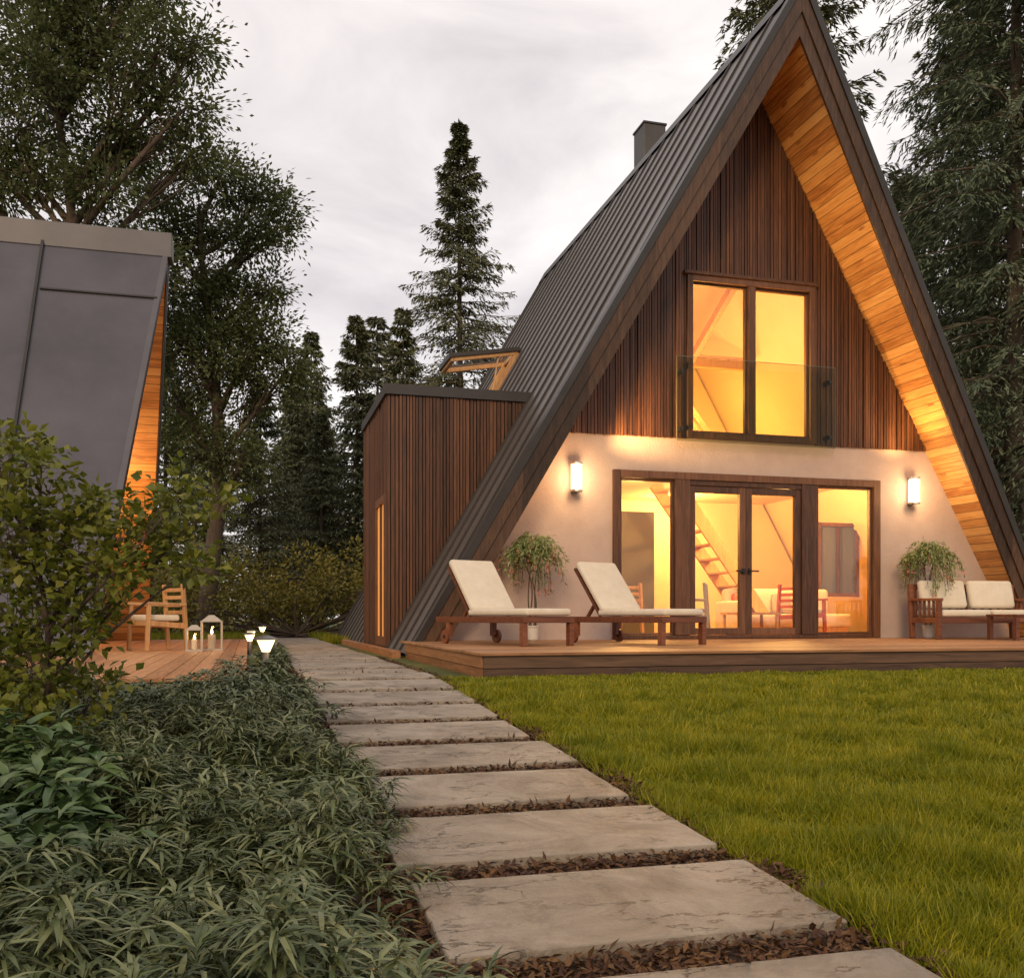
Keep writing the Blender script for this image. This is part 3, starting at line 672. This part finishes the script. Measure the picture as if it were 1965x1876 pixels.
mb.beam((hx,y0,hz),(ox,y0,oz),.08,.08); mb.beam((hx,y1,hz),(ox,y1,oz),.08,.08); mb.beam((hx,y0,hz),(hx,y1,hz),.08,.08); mb.beam((ox,y0-.04,oz),(ox,y1+.04,oz),.08,.08)
mb.beam((hx,y0,hz),(5.55-.78,y0,hz-1.38),.09,.09); mb.beam((hx,y1,hz),(5.55-.78,y1,hz-1.38),.09,.09)
mb.beam((hx-.4,y0+.03,hz-.10),(hx-.55,y0+.03,hz-.95),.03,.03)
mb.make('sash_frame', M['lightwood'], rw)
mb = MB(); mb.beam((hx+.05,y0-.06,hz+.075),(ox-.05,y0-.06,oz+.075),.05,.08); mb.beam((hx+.05,y1+.06,hz+.075),(ox-.05,y1+.06,oz+.075),.05,.08); mb.beam((ox-.06,y0-.08,oz+.07),(ox-.06,y1+.08,oz+.07),.05,.10)
mb.make('sash_cladding', M['trim'], rw)
obj('sash_glass', [(hx,y0,hz+.02),(ox,y0,oz+.02),(ox,y1,oz+.02),(hx,y1,hz+.02)], [(0,1,2,3)], M['glass'], rw)
plight('roof_window_light', (5.35,20.3,5.75), 8, parent=rw)

# ---------------------------------------------------------------- main deck
deck = empty('wooden_deck')
mb = MB(); y = 8.46
while y < 13.25:
    mb.box(2.03, 13.6, y, y+.138, .205, .23+random.uniform(-.001,.001)); y += .144
mb.make('deck_boards', M['deck'], deck, .003)
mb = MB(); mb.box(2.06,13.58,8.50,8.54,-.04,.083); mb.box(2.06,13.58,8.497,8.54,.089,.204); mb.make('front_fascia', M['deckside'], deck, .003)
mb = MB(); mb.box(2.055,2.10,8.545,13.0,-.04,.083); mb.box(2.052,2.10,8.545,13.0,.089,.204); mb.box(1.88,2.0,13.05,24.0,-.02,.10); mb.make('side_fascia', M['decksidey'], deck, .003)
box('deck_substructure', 2.12,13.5, 8.56,13.28, 0,.20, M['slatback'], deck)
box('foundation_plinth', 2.3,12.6, 13.46,23.9, -.05,.095, M['trim'], house)

def lounger(loc, rotz):
    e = empty('sun_lounger', loc, rotz)
    W = .33; F = -.95; Hd = .95
    mb = MB()
    for sx in (-1,1):
        mb.box(sx*W-.03, sx*W+.03, F, Hd, .26,.335)
        mb.box(sx*W-.032, sx*W+.032, F+.01, F+.085, 0,.26)
        mb.box(sx*W-.028, sx*W+.028, Hd-.32, Hd-.24, .09,.26)
    mb.box(-W+.03, W-.03, F, F+.05, .262,.33); mb.box(-W+.03, W-.03, Hd-.05, Hd, .262,.33)
    yy0 = F+.08
    while yy0 < .28: mb.box(-W+.031,W-.031,yy0,yy0+.06,.315,.337); yy0 += .085
    by, bz = .25, .345; ang = math.radians(50); L = .80
    ty, tz = by+math.cos(ang)*L, bz+math.sin(ang)*L
    for sx in (-1,1): mb.beam((sx*(W-.05),by,bz),(sx*(W-.05),ty,tz),.04,.035)
    for i in range(8):
        q = (i+.6)/8.2; mb.beam((-W+.07,by+(ty-by)*q,bz+(tz-bz)*q),(W-.07,by+(ty-by)*q,bz+(tz-bz)*q),.05,.018,(0,-math.sin(ang),math.cos(ang)))
    mb.beam((0,by+(ty-by)*.55,bz+(tz-bz)*.55),(0,Hd-.1,.33),.04,.04)
    mb.make('frame', M['teak'], e, .005)
    for sx in (-1,1):
        w = lathe('wheel', [(.02,-.02),(.085,-.02),(.085,.02),(.02,.02)], M['teak'], e)
        w.rotation_euler = (0, math.pi/2, 0); w.location = (sx*(W+.055), Hd-.28, .086)
        h = lathe('wheel_hub', [(.022,-.028),(.022,.028)], M['blackmetal'], e, sides=12); h.rotation_euler = (0, math.pi/2, 0); h.location = (sx*(W+.055), Hd-.28, .086)
    box('seat_cushion', -W+.01, W-.01, F+.0, by+.02, .342,.425, M['cushion'], e, .035, 4, True)
    d = Vector((0,math.cos(ang),math.sin(ang))); n_ = Vector((0,-math.sin(ang),math.cos(ang)))
    p0 = Vector((0,by-.02,bz+.01))+n_*.03; c8 = []
    for nn in (0,.085):
        for dd_, sx in ((0,-1),(0,1),(L+.02,1),(L+.02,-1)):
            c8.append(tuple(p0+d*dd_+n_*nn+Vector((sx*(W-.01),0,0))))
    obj('back_cushion', c8, HF, M['cushion'], e, .035, 4, True)
    return e
ra = math.atan2(.66, 1.71)
lounger((2.95,11.25,.231), ra-.02); lounger((4.62,11.25,.231), ra-.03)

bench = empty('outdoor_bench', (10.75,12.35,.231), math.radians(-4))
mb = MB()
for xx in (-.88,.88):
    mb.box(xx-.035,xx+.035,-.36,-.29,0,.58); mb.beam((xx,.32,0),(xx,.38,.84),.07,.07); mb.beam((xx,-.38,.59),(xx,.38,.60),.08,.04)
    for i in range(5): mb.beam((xx,-.2+.11*i,.3),(xx,-.2+.11*i,.58),.02,.04)
    mb.box(xx-.03,xx+.03,-.30,.34,.24,.32)
mb.box(-.85,.85,-.36,-.30,.24,.33); mb.box(-.85,.85,.30,.35,.24,.33); mb.beam((-.85,.375,.80),(.85,.375,.80),.04,.08); mb.beam((0,.32,.3),(0,.38,.84),.06,.05)
for i in range(12): mb.beam((-.80+.145*i,.34,.34),(-.80+.145*i,.375,.78),.05,.02)
mb.make('frame', M['teak'], bench, .006)
for s_ in (-1,1):
    box('seat_cushion', min(s_*.02,s_*.84),max(s_*.02,s_*.84),-.36,.30,.335,.44, M['cushion'], bench, .04, 4, True)
    o = box('back_cushion', -.39,.39,-.06,.06,-.22,.22, M['cushion'], bench, .055, 4, True); o.location = (s_*.42,.25,.68); o.rotation_euler = (math.radians(-14),0,0)
tab = empty('side_table', (10.75,11.5,.231), 0); mb = MB()
for i in range(6): mb.box(-.33,.45,-.30+.1*i,-.30+.1*i+.09,.34,.37)
for xx in (-.32,.38):
    for yy0 in (-.28,.22): mb.box(xx,xx+.06,yy0,yy0+.06,0,.34)
mb.box(-.3,.42,-.27,-.24,.26,.338); mb.make('frame', M['teak'], tab, .004)

def potted(loc, seed):
    r = np.random.default_rng(seed); e = empty('potted_tree', loc)
    lathe('pot', [(.055,0),(.075,.02),(.09,.18),(.10,.195),(.10,.21),(.085,.21),(.08,.19)], M['pot'], e)
    lathe('potting_soil', [(.08,.18),(.08,.19)], M['soil'], e, sides=16)
    parts = []
    for i in range(4):
        q = np.linspace(0,1,16); a = i*1.57+q*(3+i*.7)
        pts = np.stack([np.cos(a)*.05+np.cos(i*1.57)*.18*q**2, np.sin(a)*.05+np.sin(i*1.57)*.18*q**2, .19+q*1.0], 1)
        tv, tf = tube(pts, .011-.005*q, 6); parts.append((tv,tf,0))
    P=[]; D=[]; FP=[]
    for i in range(95):
        az = r.uniform(0,2*np.pi); el = r.uniform(.0,1.5); R = r.uniform(.03,.24)
        top = np.array([math.cos(az)*math.cos(el)*R, math.sin(az)*math.cos(el)*R, 1.20+math.sin(el)*.20+r.normal()*.05])
        ln = r.uniform(.10,.68)*(.45+.6*abs(math.sin(az*1.3+seed))); k = 16; q = np.linspace(0,1,k)
        out = np.array([math.cos(az), math.sin(az), 0])
        pts = top+out[None,:]*(r.uniform(.12,.30)*np.sin(q*1.5))[:,None]+np.array([0,0,1.])[None,:]*(.06*np.sin(q*3)-ln*q**1.8)[:,None]
        tv, tf = tube(pts[::5], [.003]*len(pts[::5]), 3); parts.append((tv,tf,0))
        for j in range(k):
            for _ in range(2):
                P.append(pts[j]+r.normal(size=3)*.012); D.append(out*.5+r.normal(size=3)*.6+np.array([0,0,-.7]))
        if r.random() < .35: FP.append(pts[-1])
    P = np.array(P); D = np.array(D); k = len(P)
    lv, lf = leaves(P, D, r.normal(size=(k,3))*.5+np.array([0,0,1.]), r.uniform(.05,.11,k), r.uniform(.012,.022,k)); parts.append((lv,lf,1))
    FP = np.repeat(np.array(FP),12,0); k=len(FP); FP = FP+r.normal(size=(k,3))*np.array([.012,.012,.045])
    lv, lf = leaves(FP, r.normal(size=(k,3)), r.normal(size=(k,3)), .03, .025); parts.append((lv,lf,2))
    put('foliage', build('potted_tree_mesh', parts, [M['bark'], M['potleaf'], M['flower']]), parent=e)
potted((3.78,12.75,.231), 1); potted((10.20,12.75,.231), 2)

# ---------------------------------------------------------------- neighbouring cabin
cab = empty('neighbor_cabin')
YC = 16.4; ZC = 6.6
def xe(z): return -1.23-.10*(6.6-z)
def cslope(name, side, o0, o1, zb, f0, f1, mat, bevel=0):
    vs=[]
    for o in (o1,o0):
        A = ZC-o
        for zz in (zb, A): vs.append((zz, YC+side*(A-zz)/SL))
    (zb1,yb1),(zt1,yt1),(zb0,yb0),(zt0,yt0) = vs
    v = [(f0(zb1),yb1,zb1),(f0(zt1),yt1,zt1),(f1(zt1),yt1,zt1),(f1(zb1),yb1,zb1),(f0(zb0),yb0,zb0),(f0(zt0),yt0,zt0),(f1(zt0),yt0,zt0),(f1(zb0),yb0,zb0)]
    return obj(name, v, HF, mat, cab, bevel)
for sd, nm in ((-1,'front'),(1,'back')):
    cslope('roof_'+nm, sd, 0, .34, .03, c(-13), lambda z: xe(z)-.002, M['metal2'])
    cslope('rake_trim_'+nm, sd, -.03, .18, .02, lambda z: xe(z)-.05, lambda z: xe(z)+.03, M['trimlight'])
    cslope('rake_board_'+nm, sd, .183, .46, .03, xe, lambda z: xe(z)+.022, M['rake'])
    cslope('soffit_'+nm, sd, .343, .44, .12, c(-2.9), lambda z: xe(z)-.001, M['pinex'])
mb = MB()
for xs in (-3.05,-5.1,-7.2,-9.3):
    w, sd = .020, -1
    nx, nzv = sd*SL/math.hypot(1,SL), 1/math.hypot(1,SL)
    p0 = (YC+sd*(ZC-.05)/SL, .05); p1 = (YC+sd*.02, ZC-.03); e_ = .05
    mb.add([(xs-w,p0[0],p0[1]),(xs-w,p1[0],p1[1]),(xs+w,p1[0],p1[1]),(xs+w,p0[0],p0[1]),
            (xs-w,p0[0]+nx*e_,p0[1]+nzv*e_),(xs-w,p1[0]+nx*e_,p1[1]+nzv*e_),(xs+w,p1[0]+nx*e_,p1[1]+nzv*e_),(xs+w,p0[0]+nx*e_,p0[1]+nzv*e_)])
for (xa,xb,z_) in ((-3.0,-1.35,5.45),(-5.0,-3.1,3.2),(-7.1,-5.2,4.6),(-3.0,-1.75,1.3)):
    ycn = YC-(ZC-z_)/SL; mb.add([(xa,ycn-.02,z_),(xb,ycn-.02,z_),(xb,ycn+.02,z_+.03),(xa,ycn+.02,z_+.03),(xa,ycn-.025,z_+.01),(xb,ycn-.025,z_+.01),(xb,ycn-.0,z_+.04),(xa,ycn-.0,z_+.04)])
mb.make('roof_seams', M['seam'], cab)
cap = MB(); cap.box(-13,xe(6.6)+.06,YC-.20,YC+.20,ZC-.33,ZC+.06); cap.make('ridge_cap', M['trimlight'], cab, .01)
A2 = ZC-.40
v = [(-2.7,YC-(A2-.1)/SL,.1),(-2.7,YC+(A2-.1)/SL,.1),(-2.7,YC,A2)]; v += [(x-.15,y_,z_) for x,y_,z_ in v]
obj('gable_wall', v, [(0,1,2),(5,4,3),(0,3,4,1),(1,4,5,2),(2,5,3,0)], M['slat'], cab)
mb = MB(); mb.box(-2.697,-2.64,14.9,17.9,.14,2.4); mb.make('door_frame', M['frame'], cab)
mb = MB(); mb.box(-2.645,-2.63,15.0,16.3,.24,2.3); mb.box(-2.645,-2.63,16.45,17.8,.24,2.3); mb.make('door_panes', M['litpane'], cab)
sc2 = empty('wall_sconce'); sc2.parent = cab
for ysx in (14.4,18.4):
    lathe('glass_cylinder', [(.07,0),(.07,.34)], M['lampglow'], sc2, (-2.6,ysx,1.9)); lathe('cap', [(.08,0),(.08,.03)], M['steel'], sc2, (-2.6,ysx,2.243)); lathe('cap', [(.08,0),(.08,.03)], M['steel'], sc2, (-2.6,ysx,1.868))
plight('sconce_light', (-2.3,14.5,2.3), 40, (1,.56,.22), .08, sc2); plight('sconce_light', (-2.2,17.4,2.8), 60, (1,.56,.22), .08, sc2)
cd = empty('cabin_deck'); mb = MB(); x = -2.6
while x < -.05:
    mb.box(x, x+.138, 7.3, 20.2, .09, .12+random.uniform(-.001,.001)); x += .144
xr = x; mb.make('deck_boards', M['decky'], cd, .003)
mb = MB(); mb.box(-2.6,xr,7.33,7.36,-.10,.088); mb.box(xr-.045,xr-.01,7.361,20.1,-.10,.088); mb.make('fascia', M['deckside'], cd)
small_chair('garden_armchair', (-1.18,13.6,.121), math.radians(-60), M['lightwood'], M['cushion'])
def lantern(loc, s):
    e = empty('candle_lantern', loc); h=.30*s; w=.10*s; mb = MB()
    for a in (-1,1):
        for b_ in (-1,1): mb.box(a*w-.010,a*w+.010,b_*w-.010,b_*w+.010,.02,h)
    mb.box(-w-.015,w+.015,-w-.015,w+.015,0,.03); mb.box(-w-.012,w+.012,-w-.012,w+.012,h,h+.015)
    k = h+.015; mb.add([(-w,-w,k),(w,-w,k),(w,w,k),(-w,w,k),(-.03,-.03,k+.06*s),(.03,-.03,k+.06*s),(.03,.03,k+.06*s),(-.03,.03,k+.06*s)])
    mb.make('frame', M['lanternpaint'], e)
    box('glass', -w,w,-w,w,.03,h-.002, M['glass'], e)
    lathe('candle', [(.04*s,.03),(.04*s,.17*s)], M['cushion'], e, sides=14); lathe('flame', [(.004,.17*s),(.018,.19*s),(.003,.24*s)], M['lampglow'], e, sides=8)
    v_,f_ = tube([(math.cos(t_)*.05,0,k+.06*s+math.sin(t_)*.05) for t_ in np.linspace(0,math.pi,9)], [.005]*9, 5); put('handle', build('handle',[(v_,f_,0)],[M['blackmetal']]), parent=e)
    plight('candle_light', (0,0,h*.80), 1.2, (1,.55,.2), .02, e)
lantern((-.66,12.9,.121), .90); lantern((-.46,13.2,.121), 1.25)
def bollard(loc, s=1.):
    e = empty('bollard_light', loc); e.scale = (s,s,s)
    lathe('post', [(.035,0),(.03,.02),(.028,.24)], M['darksteel'], e, sides=16)
    lathe('lamp_glass', [(.034,.241),(.055,.29),(.078,.345)], M['bollardglow'], e)
    lathe('cap', [(.115,.346),(.115,.356),(.05,.380),(.02,.386)], M['darksteel'], e)
    plight('bollard_lamp', (.13,-.10,.27), 1.8, (1,.66,.32), .03, e)
bollard((.15,8.75,.01), 1.0); bollard((.02,14.2,.0), .9); bollard((.05,17.5,0), .9); bollard((.30,22.0,0))

# ---------------------------------------------------------------- world, sun, camera
w = bpy.data.worlds.new('World'); scene.world = w; w.use_nodes = True; nt = w.node_tree; nt.nodes.clear(); L = nt.links
out = N(nt, 'ShaderNodeOutputWorld')
sky = N(nt, 'ShaderNodeTexSky'); sky.sky_type = 'NISHITA'; sky.sun_disc = False
SE, SR = math.radians(24), math.radians(205)
sky.sun_elevation = SE; sky.sun_rotation = SR
bg1 = N(nt, 'ShaderNodeBackground'); bg1.inputs[1].default_value = .02; L.new(sky.outputs[0], bg1.inputs[0])
tc = N(nt, 'ShaderNodeTexCoord'); mp = N(nt, 'ShaderNodeMapping'); mp.inputs['Scale'].default_value = (1,1,2.4); mp.inputs['Location'].default_value = (.35,.1,.2); L.new(tc.outputs['Generated'], mp.inputs[0])
nn = N(nt, 'ShaderNodeTexNoise'); nn.inputs['Scale'].default_value = 3.0; nn.inputs['Detail'].default_value = 7; nn.inputs['Roughness'].default_value = .54; nn.inputs['Distortion'].default_value = .6
L.new(mp.outputs[0], nn.inputs['Vector'])
rp = ramp(nt, [(.66,.595,.585),(.82,.75,.725),(1.0,.93,.88)], [.34,.50,.66]); L.new(nn.outputs['Fac'], rp.inputs[0])
bg2 = N(nt, 'ShaderNodeBackground'); bg2.inputs[1].default_value = 1.04; L.new(rp.outputs[0], bg2.inputs[0])
ad = N(nt, 'ShaderNodeAddShader'); L.new(bg1.outputs[0], ad.inputs[0]); L.new(bg2.outputs[0], ad.inputs[1]); L.new(ad.outputs[0], out.inputs[0])
sl = bpy.data.lights.new('sun', 'SUN'); sl.energy = 1.45; sl.angle = math.radians(14); sl.color = (1,.70,.38)
so = bpy.data.objects.new('sun', sl); COL.objects.link(so)
sd = Vector((math.sin(SR)*math.cos(SE), math.cos(SR)*math.cos(SE), math.sin(SE)))
so.rotation_euler = sd.to_track_quat('Z','Y').to_euler()
cam = bpy.data.cameras.new('camera'); co = bpy.data.objects.new('camera', cam); COL.objects.link(co)
co.location = (0,0,.55); co.rotation_euler = (math.radians(90),0,-TH)
cam.sensor_width = 36; cam.lens = 33.9; cam.shift_y = .1257; cam.clip_start = .05; cam.clip_end = 1000
scene.camera = co
scene.view_settings.view_transform = 'Standard'; scene.view_settings.look = 'None'; scene.view_settings.exposure = 0
